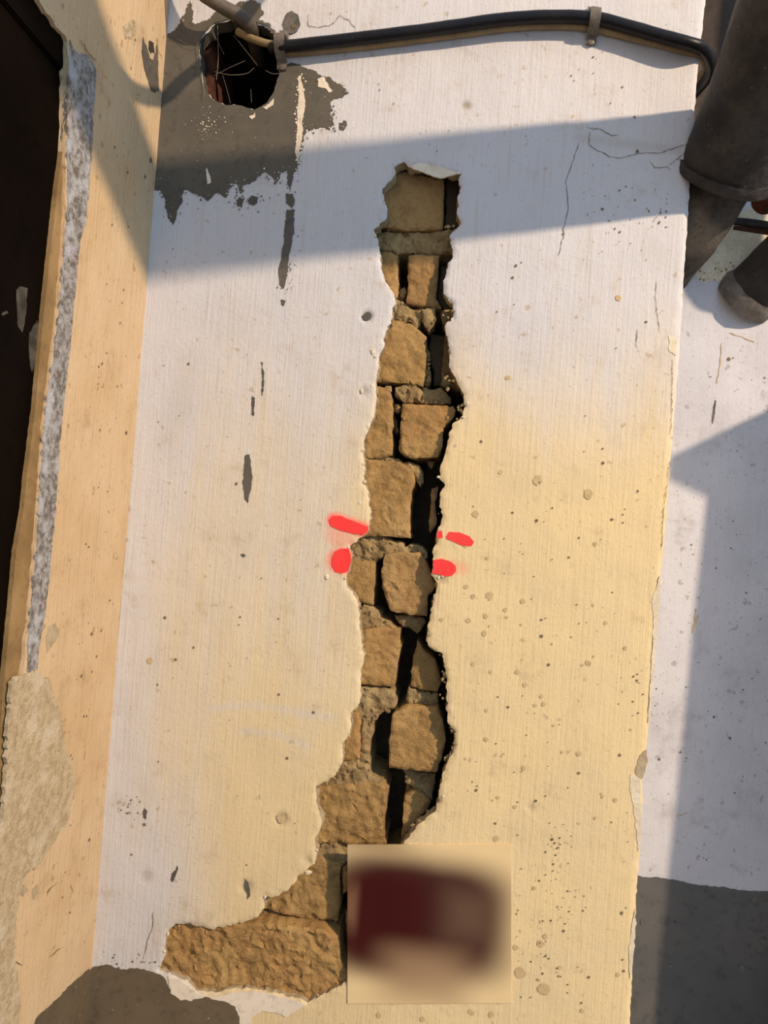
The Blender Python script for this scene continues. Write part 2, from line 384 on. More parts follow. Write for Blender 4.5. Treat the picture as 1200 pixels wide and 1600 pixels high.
def chunk(name, poly, Y, mat, depth=.09, rough=.0022, rnd=.004, grid=.0030, seed=0, amp=.0014, tilt=(0, 0), cr=0.0):
    o2 = jag(pxz(poly, Y), amp, .004, seed=seed)
    P, T, B = tri_region(o2, (), grid, keepoff=.0015)
    d = dist_poly(P, o2); c = P.mean(0); V = []
    for i, (x, z) in enumerate(P):
        h = rough*(noise.noise(Vector((x*38, z*38, seed)))+.55*noise.noise(Vector((x*110, z*110, seed+3)))+.45*noise.noise(Vector((x*250, z*250, seed+5))))
        if cr:                                   # lumpy crumbling surface
            h += cr*((1-abs(noise.noise(Vector((x*70, z*70, seed+11))))*2.2)*.7+(1-abs(noise.noise(Vector((x*190, z*190, seed+13))))*2.2)*.45-.6)
        h -= rnd*max(0, 1-d[i]/(rnd*1.6))**2
        h += tilt[0]*(x-c[0])+tilt[1]*(z-c[1])
        V.append(Vector((x, Y-h, z)))
    Fc = [tuple(t) for t in T]; m = {}
    for a, b in B:
        for q in (a, b):
            if q not in m:
                p = V[q]; m[q] = (len(V), len(V)+1)
                j = Vector((noise.noise(Vector((p.x*150, p.z*150, seed))), 0, noise.noise(Vector((p.x*150, p.z*150, seed+4)))))*.002
                V.append(Vector((p.x, Y+depth*.35, p.z))+j); V.append(Vector((p.x, Y+depth, p.z))+j)
        Fc.append((b, a, m[a][0], m[b][0])); Fc.append((m[b][0], m[a][0], m[a][1], m[b][1]))
    o = link(name, V, Fc, mat, wall)
    return o
b0, b1, b2 = M_bricks
BR = [  # outline in the photograph, depth of the face, material
 ([(575,268),(640,266),(694,280),(692,357),(640,360),(612,357),(575,352)], .026, b1),
 ([(697,276),(745,276),(745,352),(713,358),(696,356)], .048, M_dkbrick),
 ([(560,392),(608,393),(622,397),(622,440),(621,464),(610,470),(560,470)], .026, b0),
 ([(638,399),(660,397),(686,399),(684,440),(681,466),(690,480),(662,479),(636,474)], .024, b1),
 ([(690,415),(730,415),(730,482),(693,484),(684,466),(686,440)], .055, M_dkbrick),
 ([(560,500),(605,499),(640,502),(652,514),(667,524),(666,560),(661,602),(630,598),(560,595)], .024, b0),
 ([(673,522),(697,524),(693,560),(690,602),(678,602),(676,575),(670,565)], .070, M_dkbrick),
 ([(694,524),(735,524),(745,600),(716,612),(704,604),(690,590)], .062, b1),
 ([(545,606),(588,604),(608,606),(613,625),(614,660),(613,712),(590,716),(545,714)], .025, b0),
 ([(628,631),(660,632),(708,634),(712,641),(710,650),(694,668),(691,697),(684,714),(650,716),(632,712),(623,703),(626,665)], .018, b2),
 ([(545,722),(590,718),(625,722),(645,735),(649,752),(643,770),(641,806),(641,841),(600,838),(545,838)], .024, b0),
 ([(674,763),(685,760),(681,785),(680,800),(683,820),(672,833),(669,828),(672,800)], .036, b0),
 ([(525,872),(560,876),(587,878),(586,910),(583,946),(562,942),(525,935)], .025, b0),
 ([(602,866),(630,863),(655,863),(668,880),(672,898),(684,913),(676,924),(668,930),(667,963),(640,961),(610,955),(603,935),(597,918),(595,893)], .019, b1),
 ([(540,985),(600,980),(625,982),(627,1010),(621,1040),(616,1074),(590,1072),(540,1070)], .024, b2),
 ([(652,1000),(656,1008),(668,1022),(680,1030),(687,1050),(688,1070),(684,1082),(660,1078),(642,1072),(643,1050),(646,1025)], .030, b0),
 ([(525,1108),(550,1110),(564,1112),(563,1150),(563,1186),(545,1190),(515,1190)], .027, b2),
 ([(614,1116),(640,1102),(684,1106),(692,1130),(697,1158),(690,1185),(682,1208),(645,1204),(608,1200),(608,1160)], .021, b0),
 ([(632,1242),(648,1234),(662,1240),(672,1252),(671,1262),(660,1276),(640,1302),(627,1314),(629,1280)], .034, b0),
 ([(470,1228),(495,1228),(530,1226),(575,1222),(600,1226),(604,1242),(600,1280),(598,1312),(604,1322),(470,1320)], .025, b0),
 ([(380,1400),(450,1385),(480,1345),(500,1340),(533,1350),(530,1385),(532,1410),(527,1440),(480,1437),(430,1426),(385,1418)], .026, b0),
 ([(534,1357),(541,1354),(550,1372),(545,1395),(536,1398)], .028, b2),
 ([(539,1425),(570,1420),(570,1475),(543,1478)], .034, b0),
 ([(225,1432),(330,1436),(430,1444),(500,1450),(529,1464),(534,1500),(545,1520),(545,1550),(480,1590),(225,1580)], .008, b2),
 ([(560,1350),(640,1330),(640,1440),(575,1440)], .040, b1),
]
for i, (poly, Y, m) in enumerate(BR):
    chunk('brick', poly, Y, m, seed=i*3.7, rough=.0040 if i == 23 else .0024 if m is not M_dkbrick else .001, rnd=.0022, cr=.0034 if i in (19, 20, 23) else .0022 if m is not M_dkbrick else 0, tilt=(random.uniform(-.05, .05), random.uniform(-.03, .05)))
MO = [
 ([(570,355),(612,360),(645,362),(692,360),(735,356),(735,396),(685,397),(640,396),(622,394),(570,390)], .031, .006),
 ([(622,452),(630,449),(636,455),(634,466),(624,466)], .040, .004),
 ([(600,470),(622,466),(640,478),(662,482),(660,498),(652,512),(640,502),(612,500),(600,498)], .029, .006),
 ([(688,484),(715,480),(720,500),(700,512),(690,506)], .040, .004),
 ([(666,540),(672,556),(669,566),(674,590),(670,602),(662,602)], .040, .004),
 ([(618,606),(632,600),(650,598),(660,612),(657,627),(632,630),(618,618)], .026, .005),
 ([(660,607),(690,606),(698,612),(705,632),(680,632),(656,629)], .036, .006),
 ([(545,708),(600,712),(640,722),(655,728),(660,742),(658,758),(650,752),(640,738),(600,730),(545,726)], .030, .005),
 ([(525,842),(560,838),(600,838),(625,846),(632,852),(655,852),(666,862),(668,872),(640,868),(600,868),(588,880),(545,880),(525,874)], .030, .007),
 ([(540,942),(575,944),(590,952),(596,965),(612,970),(622,984),(600,986),(540,988)], .030, .006),
 ([(616,962),(640,962),(664,966),(664,978),(652,990),(640,984),(626,978)], .036, .005),
 ([(540,1072),(600,1075),(614,1080),(623,1098),(615,1108),(598,1114),(584,1128),(582,1150),(578,1192),(562,1194),(562,1116),(540,1116)], .030, .006),
 ([(638,1076),(660,1080),(684,1084),(685,1108),(660,1106),(640,1102),(636,1092)], .034, .007),
 ([(510,1188),(560,1188),(580,1198),(578,1208),(598,1220),(602,1230),(570,1234),(500,1236),(480,1236)], .028, .007),
 ([(630,1203),(660,1206),(682,1210),(678,1236),(676,1252),(660,1244),(650,1236),(636,1226)], .042, .006),
 ([(470,1312),(520,1316),(543,1316),(546,1340),(534,1352),(510,1348),(470,1360)], .030, .006),
 ([(385,1420),(430,1424),(480,1436),(526,1440),(524,1456),(500,1456),(430,1446),(385,1440)], .032, .006),
 ([(480,1538),(545,1525),(552,1548),(500,1575),(470,1580)], .018, .005),
]
for i, (poly, Y, c) in enumerate(MO):
    o = chunk('mortar', poly, Y, M_mud, seed=50+i*2.3, rough=.0030, rnd=.003, grid=.0026, amp=.0030, cr=c*.75)
ST = [([(659,483),(668,480),(680,481),(681,498),(678,508),(670,517),(664,508),(660,498)], .020),
      ([(690,578),(696,582),(705,600),(698,606),(689,602)], .046),
      ([(616,631),(624,630),(627,640),(622,645),(616,642)], .034),
      ([(601,602),(611,602),(612,612),(603,615)], .026),
      ([(642,722),(655,726),(662,742),(660,756),(652,746),(646,734)], .034),
      ([(668,720),(679,721),(674,732),(668,726)], .040),
      ([(652,858),(662,858),(664,868),(654,870)], .028),
      ([(614,650),(619,655),(622,672),(618,678),(615,668)], .044),
      ([(584,1198),(596,1200),(606,1208),(590,1212)], .075),
      ([(636,1222),(644,1228),(640,1242),(634,1238)], .052)]
for i, (poly, Y) in enumerate(ST):
    chunk('mortar_lump', poly, Y, M_mud, depth=.03, seed=90+i, rough=.0015, rnd=.004, grid=.003, amp=.001, cr=.002)
# rusty brick side in the round hole
chunk('brick', [(300,62),(318,52),(333,60),(336,90),(333,120),(330,152),(318,150),(300,120)], .034, M_rust, seed=140, rough=.003, cr=.002)
# the paint flap at the head of the crack
flap = flat_patch('plaster_flap', pxz([(640,261),(652,257),(668,256),(684,260),(700,267),(716,272),(702,276),(690,279),(676,276),(660,270),(646,266)], -.002), lambda a, b: (a, 0, b), FN, M_undercoat, wall, lift=.004, thick=.003, amp=.0008,
                  follow=lambda x, z: .003*noise.noise(Vector((x*60, z*60, 0))))

# ---- coats, patches and marks on the wall
tw = lambda a, b: (a, 0, b)
def wp(name, pts, mat, **k):
    return flat_patch(name, pxz(pts), tw, FN, mat, wall, **{'follow': wob, **k})
# cement laid bare round the hole: ring cut by the hole
G1 = [(241,60),(262,56),(272,50),(282,32),(292,14),(297,2),(302,16),(300,34),(312,36),(326,30),(336,20),(350,14),(362,22),(372,4),(392,0),(406,6),(412,20),(404,30),(420,38),(437,60),(440,86),(438,106),(447,103),(456,98),(472,104),(490,112),(510,121),(530,131),(546,146),(534,153),(524,156),(518,162),(516,180),(522,193),(516,202),(508,199),(494,202),(478,206),(471,228),(468,250),(464,266),(452,268),(440,270),(433,280),(429,289),(425,274),(416,270),(408,270),(396,284),(380,290),(378,302),(371,290),(365,286),(358,296),(354,308),(345,302),(338,304),(325,313),(306,304),(288,295),(285,312),(278,328),(270,352),(263,342),(258,318),(252,300),(243,296),(240,270),(240,200)]
poly = jag(pxz(G1), .0026, .0018, seed=11)
hol2 = jag([(x*1.0, z) for x, z in pxz([(313+0,60),(311,80),(312,100),(317,133),(330,154),(350,164),(373,164),(386,168),(397,172),(417,161),(428,143),(436,117),(438,90),(434,62),(418,40),(400,35),(383,32),(360,29),(336,36),(321,49)])], .0008, .003, seed=2)
P, T, B = tri_region(poly, [hol2], .006)
V = [Vector((x, -(wob(x, z)+.0007), z)) for x, z in P]; Fc = [tuple(t) for t in T]; m = {}
for a, b in B:
    for q in (a, b):
        if q not in m: m[q] = len(V); V.append(V[q]+Vector((0, .0012, 0)))
    Fc.append((b, a, m[a], m[b]))
tag(link('cement_patch', V, Fc, M_cem, wall), 'bare grey cement around the round hole where the paint has flaked')
for k, pts in enumerate(([(466,120),(471,118),(474,140),(477,170),(472,190),(474,205),(469,232),(466,258),(462,240),(465,205),(464,180),(467,150)],
            [(496,124),(506,121),(511,130),(514,136),(520,143),(514,146),(508,138),(498,136)], [(389,182),(396,180),(398,176),(399,183),(393,187)], [(411,168),(424,160),(428,154),(427,164),(416,172)],
            [(323,262),(327,272),(330,286),(325,288),(322,275)])):
    wp('paint_flake', pts, M_undercoat, lift=.0013, amp=.0012, seed=20+k)
tag(wp('cement_patch', [(138,1514),(150,1511),(165,1507),(190,1515),(215,1512),(245,1520),(258,1528),(262,1540),(268,1551),(283,1562),(300,1562),(320,1557),(347,1563),(367,1573),(373,1588),(373,1720),(115,1720),(124,1640)], M_brownc, seed=31), 'grey cement patch at the foot of the wall')
wp('undercoat_patch', [(262,1524),(280,1530),(292,1537),(310,1553),(335,1557),(370,1550),(400,1549),(430,1556),(450,1561),(478,1569),(462,1580),(447,1588),(430,1582),(410,1580),(395,1587),(392,1600),(392,1640),(376,1640),(374,1588),(368,1573),(347,1563),(320,1557),(300,1562),(283,1562),(268,1551)], M_undercoat, lift=.0012, seed=32)
for k, pts in enumerate(([(447,303),(458,303),(461,318),(456,326),(448,318)], [(449,268),(460,268),(456,290),(454,300),(450,290)],
     [(448,328),(460,328),(460,345),(459,362),(455,385),(452,400),(449,430),(444,451),(437,446),(435,425),(440,398),(444,370),(446,345)], [(440,468),(446,470),(444,478),(440,476)],
     [(369,316),(374,308),(380,312),(378,322),(371,322)], [(386,312),(393,306),(402,308),(402,318),(394,320),(388,318)],
     [(383,712),(390,710),(393,735),(395,748),(391,770),(388,785),(383,780),(379,752),(382,735)], [(408,566),(411,566),(413,590),(411,618),(409,618),(410,592)],
     [(394,620),(398,622),(397,650),(394,648)], [(376,866),(382,864),(385,868),(380,871)], [(530,193),(540,190),(543,197),(536,206),(531,204)],
     [(566,494),(573,488),(580,490),(579,498),(570,501)], [(383,1372),(389,1380),(392,1398),(387,1405),(385,1392)], [(266,1374),(277,1352),(279,1358),(270,1378)], [(226,1262),(230,1268),(228,1280),(224,1274)])):
    wp('flaked_spot', pts, M_cem, amp=.0014, grid=.004, seed=40+k, seg=.002)
for k, pts in enumerate(([(1031,900),(1024,925),(1018,940),(1021,965),(1020,1010),(1016,1060),(1013,1130),(1019,1085),(1024,1030),(1029,960),(1034,905)],
                         [(985,1210),(1000,1214),(1001,1250),(1002,1300),(998,1330),(994,1300),(990,1262),(984,1235)], [(988,1440),(994,1420),(992,1470),(987,1520),(984,1530),(983,1480)],
                         [(1044,525),(1058,532),(1056,556),(1046,550)])):
    wp('plaster_chip', pts, M_chip, amp=.0012, lift=.0006, seed=70+k)
tag(wp('plaster_chip', [(1000,1180),(1010,1172),(1012,1190),(1004,1216),(996,1216),(992,1205)], M_edge, amp=.0012, seed=76), 'brown chipped spot on the wall edge')
# red spray marks either side of the crack
for lab, pts in (('upper left red spray stroke', [(514,812),(520,806),(532,806),(546,812),(562,818),(575,823),(575,830),(568,835),(552,834),(530,828),(517,822)]),
                 ('lower left red spray dab', [(519,873),(523,862),(533,857),(545,857),(548,868),(548,878),(544,892),(534,896),(524,893),(519,884)]),
                 ('upper right red spray stroke', [(702,831),(718,832),(734,838),(741,847),(737,853),(724,853),(708,846),(698,842),(697,838)]),
                 ('short red spray dash at the crack edge', [(685,830),(691,829),(692,840),(684,842),(682,837)]),
                 ('lower right red spray stroke', [(677,875),(690,873),(704,877),(712,884),(713,892),(707,899),(696,901),(684,897),(675,896),(677,886)])):
    tag(wp('paint_mark', pts, M_red, amp=.0003, lift=.0009, grid=.004, seed=80, seg=.002), lab)
# round damp spots, dark specks and hairlines: too small to pick apart
def dots(name, items, plane, nrm, mat, parent, follow, lift=.0008):
    V = []; Fc = []
    for px, py, r in items:
        o = plane(px, py); rr = r*.00085; n = 12 if r > 3 else 7; s = len(V); ax = Vector((1, 0, 0)) if abs(nrm.y) > .5 else Vector((0, -1, 0))
        e = random.uniform(.7, 1.3) if r < 3 else random.uniform(.9, 1.15)
        h = lift+follow(o)
        for j in range(n):
            a = 2*math.pi*j/n; q = rr*random.uniform(.8, 1.15)
            V.append(o+ax*(math.cos(a)*q)+Vector((0, 0, 1))*(math.sin(a)*q*e)+nrm*h)
        f = tuple(range(s, s+n)); Fc.append(f)
    o = link(name, V, Fc, mat, parent, smooth=False); o['kind'] = 'stuff'; return o
spots = [(840,750,7),(919,772,7),(743,803,6),(782,738,3.5),(765,930,6),(728,917,4),(732,969,4.5),(793,590,4),(966,466,4.5),(757,990,4),(761,872,3),(235,1032,5),(775,1310,4),(655,1570,0.1),(694,1574,5),(850,1100,3.5),(836,1102,3),(808,1050,4),(820,1070,3.5),(760,1110,3),(690,968,3),(846,1088,3),(728,853,3),(592,1586,4),(660,1592,4),(735,1580,4),(930,850,3.5),(845,1475,6),(812,1520,9),(850,1545,10),(440,1278,7),(768,1585,5)]
rg = random.Random(21)
for i in range(46):
    y = rg.uniform(930, 1590); x = rg.uniform(720, 1000-(y-930)*.04)
    spots.append((x, y, rg.choice((2, 2, 2.6, 3.2, 4))))
spots = [s for s in spots if not (535 < s[0] < 805 and 1310 < s[1] < 1575)]
fol = lambda o: wob(o.x, o.z)
dots('damp_spots', spots, lambda x, y: at(x, y), FN, M_stain, wall, fol)
specks = [(806,415,2),(815,410,1.5),(752,690,2),(640,1420,.1),(205,1250,2.2),(226,1288,3),(206,1335,2),(275,1030,2),(258,965,2.5),(490,1113,2.4),(436,1085,2)]
for i in range(230):
    if rg.random() < .5: x, y = rg.gauss(860, 120), rg.uniform(700, 1600)
    else: x, y = rg.uniform(230, 1070), rg.uniform(110, 1600)
    if x > 1055-(y-300)*.06 or x < 215 or (535 < x < 805 and 1310 < y < 1575) or (480 < x < 730 and 250 < y < 1590) or y > 1430 and x < 540: continue
    specks.append((x, y, rg.choice((.8, 1, 1, 1.2, 1.5, 2.2))))
for cx, cy, s, n in ((205, 1262, 9, 26), (960, 330, 30, 30), (1035, 330, 14, 30), (920, 110, 20, 12), (985, 1075, 25, 24), (880, 1415, 20, 24), (870, 1320, 12, 22), (840, 1500, 30, 30), (690, 1250, .1, 1)):
    for i in range(n):
        specks.append((rg.gauss(cx, s), rg.gauss(cy, s*1.2), rg.choice((.6, .8, 1.0, 1.5))))
specks = [s for s in specks if s[0] < 1045]
dots('dark_specks', specks, lambda x, y: at(x, y), FN, M_speck, wall, fol, .0010)
def hairs(name, lines, plane, nrm, mat, parent, follow, wpx=.95, lift=.0009, seed=0):
    V = []; Fc = []
    for ln in lines:
        pts = []
        for i in range(len(ln)-1):
            k = max(1, int(math.dist(ln[i], ln[i+1])/4))
            for j in range(k): pts.append((ln[i][0]+(ln[i+1][0]-ln[i][0])*j/k+rg.uniform(-1, 1), ln[i][1]+(ln[i+1][1]-ln[i][1])*j/k+rg.uniform(-1, 1)))
        pts.append(ln[-1]); s = len(V); n = len(pts)
        for i, p in enumerate(pts):
            a = pts[max(i-1, 0)]; b = pts[min(i+1, n-1)]; d = math.dist(a, b) or 1
            nx, ny = -(b[1]-a[1])/d, (b[0]-a[0])/d; w_ = wpx*.5*rg.uniform(.4, 1.3)*(0.3 if i in (0, n-1) else 1)
            for q in (1, -1):
                o = plane(p[0]+nx*w_*q, p[1]+ny*w_*q); V.append(o+nrm*(lift+follow(o)))
        for i in range(n-1): Fc.append((s+2*i, s+2*i+1, s+2*i+3, s+2*i+2))
    o = link(name, V, Fc, mat, parent, smooth=False); o['kind'] = 'stuff'; return o
hairs('hairline_cracks', [[(921,206),(920,226),(935,236),(952,245),(970,247),(1000,239),(1030,240),(1048,233),(1072,226)], [(914,199),(940,203),(955,212),(966,212)], [(1014,251),(1022,262),(1043,262),(1048,266)], [(1045,258),(1062,246),(1074,234)],
    [(904,225),(892,262),(884,285),(888,325),(881,352),(880,372),(872,400)], [(482,22),(482,42),(500,43),(518,40),(531,26),(545,32),(556,46)], [(240,1424),(239,1450),(230,1470),(224,1500)],
    [(1025,440),(1024,470),(1028,505),(1031,520)], [(995,515),(994,540),(997,545)], [(1050,560),(1049,640),(1047,680)], [(1047,720),(1036,800),(1033,860)], [(470,130),(540,134)]], lambda x, y: at(x, y), FN, M_speck, wall, fol)

def lumps(name, items, mat, parent):
    V = []; Fc = []; ico = [(0, 0, 1), (.89, 0, .45), (.28, .85, .45), (-.72, .53, .45), (-.72, -.53, .45), (.28, -.85, .45), (.72, .53, -.45), (-.28, .85, -.45), (-.89, 0, -.45), (-.28, -.85, -.45), (.72, -.53, -.45), (0, 0, -1)]
    fi = [(0,1,2),(0,2,3),(0,3,4),(0,4,5),(0,5,1),(1,6,2),(2,7,3),(3,8,4),(4,9,5),(5,10,1),(6,7,2),(7,8,3),(8,9,4),(9,10,5),(10,6,1),(11,7,6),(11,8,7),(11,9,8),(11,10,9),(11,6,10)]
    for p, r in items:
        b = len(V); k = [rg.uniform(.7, 1.3) for _ in range(3)]
        V += [p+Vector((x*k[0], y*.45, z*k[2]))*r*rg.uniform(.75, 1.2) for x, y, z in ico]; Fc += [tuple(i+b for i in f) for f in fi]
    o = link(name, V, Fc, mat, parent, smooth=False); o['kind'] = 'stuff'; return o
pale = [(at(x+rg.gauss(0, 2), y+rg.gauss(0, 3), .0), r*.00085) for x, y, r in [(587,545,4),(586,560,3),(585,603,3),(571,672,4),(567,707,4),(566,722,3),(568,752,4),(563,785,5),(568,772,3),(545,855,3),(539,904,3),(509,902,4),(480,1358,5),(497,1330,3),(686,748,3),(695,832,3),(693,900,4),(688,905,3),(690,978,4),(695,1246,4),(262,1455,3),(259,1490,3),(412,1405,3),(600,318,2),(599,300,2),(586,368,3),(716,275,3),(728,636,3),(724,650,3),(563,612,4)]]
for i in range(0, len(CR)):
    x, y = CR[i]
    if not (540 < x < 560 and 1320 < y < 1540) and not (590 > x > 540 and y > 1320 and y < 1530):
        if rg.random() < .12 and x < 600: pale.append((at(x+rg.gauss(0, 3), y+rg.gauss(0, 4), .001), rg.uniform(.8, 2.0)*.00085))
lumps('plaster_crumbs', pale, M_chip, wall)
brown = []
for cx, cy, n, sp in ((700,1022,26,7),(714,1145,22,6),(686,912,14,5),(705,488,24,7),(722,640,18,6),(707,355,8,4),(697,1060,14,5),(696,1090,10,5),(690,800,8,4),(703,600,12,6),(676,935,12,5),(588,364,10,4),(600,312,8,4),(700,1190,10,5),(655,1288,10,6),(500,1232,8,4),(708,1168,10,5)):
    for k in range(n//2): brown.append((at(cx-2+rg.gauss(0, sp*.8), cy+rg.gauss(0, sp*1.4), rg.uniform(.002, .010)), rg.uniform(1.5, 3.6)*.00085))
for i in range(150):
    poly_, Y_, c_ = MO[rg.randrange(len(MO))]; k = rg.randrange(len(poly_)); l = (k+1) % len(poly_); f = rg.random(); cxm = sum(p[0] for p in poly_)/len(poly_); cym = sum(p[1] for p in poly_)/len(poly_); g = rg.uniform(.2, 1.0)
    x = cxm+(poly_[k][0]+(poly_[l][0]-poly_[k][0])*f-cxm)*g; y = cym+(poly_[k][1]+(poly_[l][1]-poly_[k][1])*f-cym)*g
    brown.append((at(x, y, Y_-.001), rg.uniform(1.2, 4.0)*.00085))
lumps('mortar_crumbs', brown, M_mud, wall)
fl_w = []; fl_g = []
for i in range(230):
    k = rg.randrange(30, len(G1)); x, y = G1[k]; x2, y2 = G1[(k+1) % len(G1)]; f = rg.random()
    q = (x+(x2-x)*f+rg.gauss(0, 5), y+(y2-y)*f+rg.gauss(0, 6), rg.choice((.6, .8, 1.1, 1.6)))
    if q[0] < 250: continue
    (fl_g if rg.random() < .6 else fl_w).append(q)
for i in range(90): fl_w.append((rg.gauss(469, 4), rg.uniform(115, 262), rg.choice((.6, .9, 1.4, 2.0))))
for i in range(50): fl_w.append((rg.gauss(325, 12), rg.gauss(195, 14), rg.choice((.5, .7, 1.1))))
for i in range(60): fl_g.append((rg.gauss(452, 6), rg.uniform(265, 455), rg.choice((.6, .9, 1.4))))
for i in range(40): fl_g.append((rg.gauss(385, 14), rg.gauss(315, 8), rg.choice((.6, .9, 1.4))))
for i in range(40): fl_g.append((rg.uniform(150, 255), rg.gauss(1506, 10), rg.choice((.5, .7, 1.1, 1.6))))
dots('paint_flecks', fl_w, lambda x, y: at(x, y), FN, M_undercoat, wall, fol, .0016)
dots('grey_flecks', fl_g, lambda x, y: at(x, y), FN, M_cem, wall, fol, .0012)

# ------------------------------------------------------------------ recessed wall to the right
zr = lambda x, z: wob(x*1.1, z, 20)
xr0, xr1 = arr[-1][0]-.12, 1.9
P, T, B = tri_region([(xr0, 0), (xr1, 0), (xr1, ztop), (xr0, ztop)], (), .011, (xr0, .5, .75, 2.2), .004)
wr = link('wall_right', [Vector((x, YR-zr(x, z), z)) for x, z in P]+[Vector((x, YR+.1, z)) for x, z in P], [tuple(t) for t in T]+[tuple(len(P)+i for i in t[::-1]) for t in T], M_rec)
tag(wr, 'white limewashed wall set back beside the pipes with a grey lower band', kind='structure')
tr = lambda a, b: (a, YR, b)
def rp(name, pts, mat, **k): return flat_patch(name, pxz(pts, YR), tr, FN, mat, wr, follow=zr, **k)
tag(rp('dado_band', [(960,1364),(1003,1370),(1030,1371),(1060,1376),(1090,1383),(1130,1386),(1160,1391),(1200,1393),(1500,1412),(1500,1900),(930,1900)], M_dado, amp=.0012, seed=3), 'dark grey painted dado along the foot of the wall')
tag(rp('dark_wall_patch', [(1080,-600),(1700,-600),(1700,280),(1500,300),(1230,318),(1180,300),(1080,330)], M_soot, amp=.004, seed=5), 'dark brown-grey patch of wall behind the pipes')  # upper part of the recess in a dark brown-grey
tag(rp('render_patch', [(1105,345),(1160,330),(1210,318),(1400,300),(1400,370),(1210,400),(1180,412),(1150,432),(1120,438),(1100,440),(1085,430)], M_chip, amp=.003, seed=6), 'yellowish rough plaster between the two pipes')
dots('dark_specks', [(rg.uniform(1070, 1200), rg.uniform(520, 1350), rg.choice((.7, .9, 1.1, 1.5))) for i in range(60)]+[(1139,561,3),(1115,1120,2),(1030,1186,2.4),(1063,1175,2.2),(1140,1153,2.4),(1195,590,1.5)]+[(rg.gauss(1125, 16), rg.gauss(425, 8), rg.choice((.8, 1.2, 1.8))) for i in range(30)], lambda x, y: at(x, y, YR), FN, M_speck, wr, lambda o: zr(o.x, o.z), .001)
hairs('hairline_cracks', [[(1128,535),(1124,575),(1120,600)], [(1140,520),(1165,528),(1180,535)], [(1090,960),(1082,990),(1088,950)], [(1055,1275),(1075,1270)]], lambda x, y: at(x, y, YR), FN, M_stain, wr, lambda o: zr(o.x, o.z), wpx=1.6)
rp('grey_drip', [(1117,625),(1119,626),(1116,652),(1114,662),(1112,658),(1114,640)], M_rim, amp=.0008, seed=44)
dots('paint_splashes', [(1178,1405,5),(1196,1410,5),(1004,1440,4),(1055,1440,2.5),(1046,1508,3),(1192,1468,6),(1170,1478,3),(1158,1512,5)], lambda x, y: at(x, y, YR), FN, M_rim, wr, lambda o: zr(o.x, o.z), .0018)

# ------------------------------------------------------------------ left wall with the door
LN = Vector((1, 0, 0)); lo_ = lambda y, z: wob(y*1.2, z, 40)
ydoor = atX(101, 300, XL).y
ztopd = atX(108, 60, XL).z
yn = -1.75
edge = pyz([(106,62),(106,110),(104,235),(101,364),(91,485),(82,561),(70,659),(62,772),(50,925),(41,1000),(34,1060),(16,1290)], XL)
edge = [(edge[-1][0], .001)]+edge[::-1]
opj = jag(edge+[(-1.15, ztopd+.004), (-1.15, .001)], .0022, .006, seed=8)
P, T, B = tri_region([(yn, 0), (0.004, 0), (0.004, ztop), (yn, ztop)], [opj], .008, (-.45, .4, .02, 2.3), .003)
V = [Vector((XL+lo_(y, z), y, z)) for y, z in P]; Fc = [tuple(t) for t in T]; m = {}
# winding: (y,z) right handed faces +X
for a, b in B:
    for q in (a, b):
        if q not in m: m[q] = len(V); V.append(V[q]-Vector((.11, 0, 0)))
    Fc.append((b, a, m[a], m[b]))
wl = link('wall_left', V, Fc, M_left)
tag(wl, 'ochre painted return wall between the dark door and the cracked wall', kind='structure')
tl = lambda a, b: (XL, a, b)
def lp(name, pts, mat, **k): return flat_patch(name, pyz(pts, XL), tl, LN, mat, wl, follow=lo_, **k)
tag(lp('lime_strip', [(109,62),(116,80),(140,90),(150,110),(150,133),(145,190),(143,233),(137,300),(132,350),(124,378),(119,420),(115,462),(110,533),(105,580),(100,631),(93,701),(90,772),(82,850),(78,900),(74,930),(72,955),(60,1012),(57,1047),(42,1047),(42,1000),(50,925),(59,825),(62,772),(70,659),(82,561),(91,485),(101,364),(103,333),(105,290),(104,235),(104,160),(106,110)], M_salt, amp=.002, lift=.001, seed=3), 'flaking grey and white lime edge beside the door frame')
tag(lp('render_patch', [(15,1062),(25,1058),(40,1050),(58,1050),(75,1062),(84,1090),(92,1110),(97,1150),(104,1180),(115,1215),(112,1250),(106,1285),(92,1300),(72,1330),(56,1352),(40,1362),(30,1385),(24,1420),(22,1450),(20,1490),(26,1520),(30,1570),(20,1640),(-80,1640),(-60,1400),(2,1280),(7,1200),(10,1130)], M_render, amp=.003, lift=.002, thick=.004, seed=4, ), 'rough sandy render patch at the foot of the left wall')
lp('cement_patch', [(223,58),(229,72),(234,90),(240,96),(243,80),(246,60),(248,140),(241,145),(236,140),(230,122),(224,100),(221,80)], M_cem, amp=.0016, seed=5)
lp('cement_patch', [(152,1509),(136,1516),(122,1528),(108,1540),(94,1556),(80,1570),(66,1580),(55,1592),(48,1610),(40,1720),(136,1720),(145,1600)], M_brownc, amp=.0016, seed=6)
lp('flaked_spot', [(192,42),(200,36),(205,30),(213,36),(212,50),(205,60),(195,60)], M_render, amp=.002, seed=7)
lp('flaked_spot', [(233,64),(239,66),(241,82),(236,84),(232,76)], M_soot, amp=.002, seed=9)
lp('flaked_spot', [(76,978),(86,975),(92,985),(90,995),(80,1010),(74,1020),(72,1000)], M_edge, amp=.002, seed=12)
lp('flaked_spot', [(28,1385),(38,1382),(42,1392),(36,1400),(29,1396)], M_edge, amp=.0015, seed=13)
lp('flaked_spot', [(50,1390),(59,1384),(58,1394),(52,1405)], M_edge, amp=.0015, seed=14)
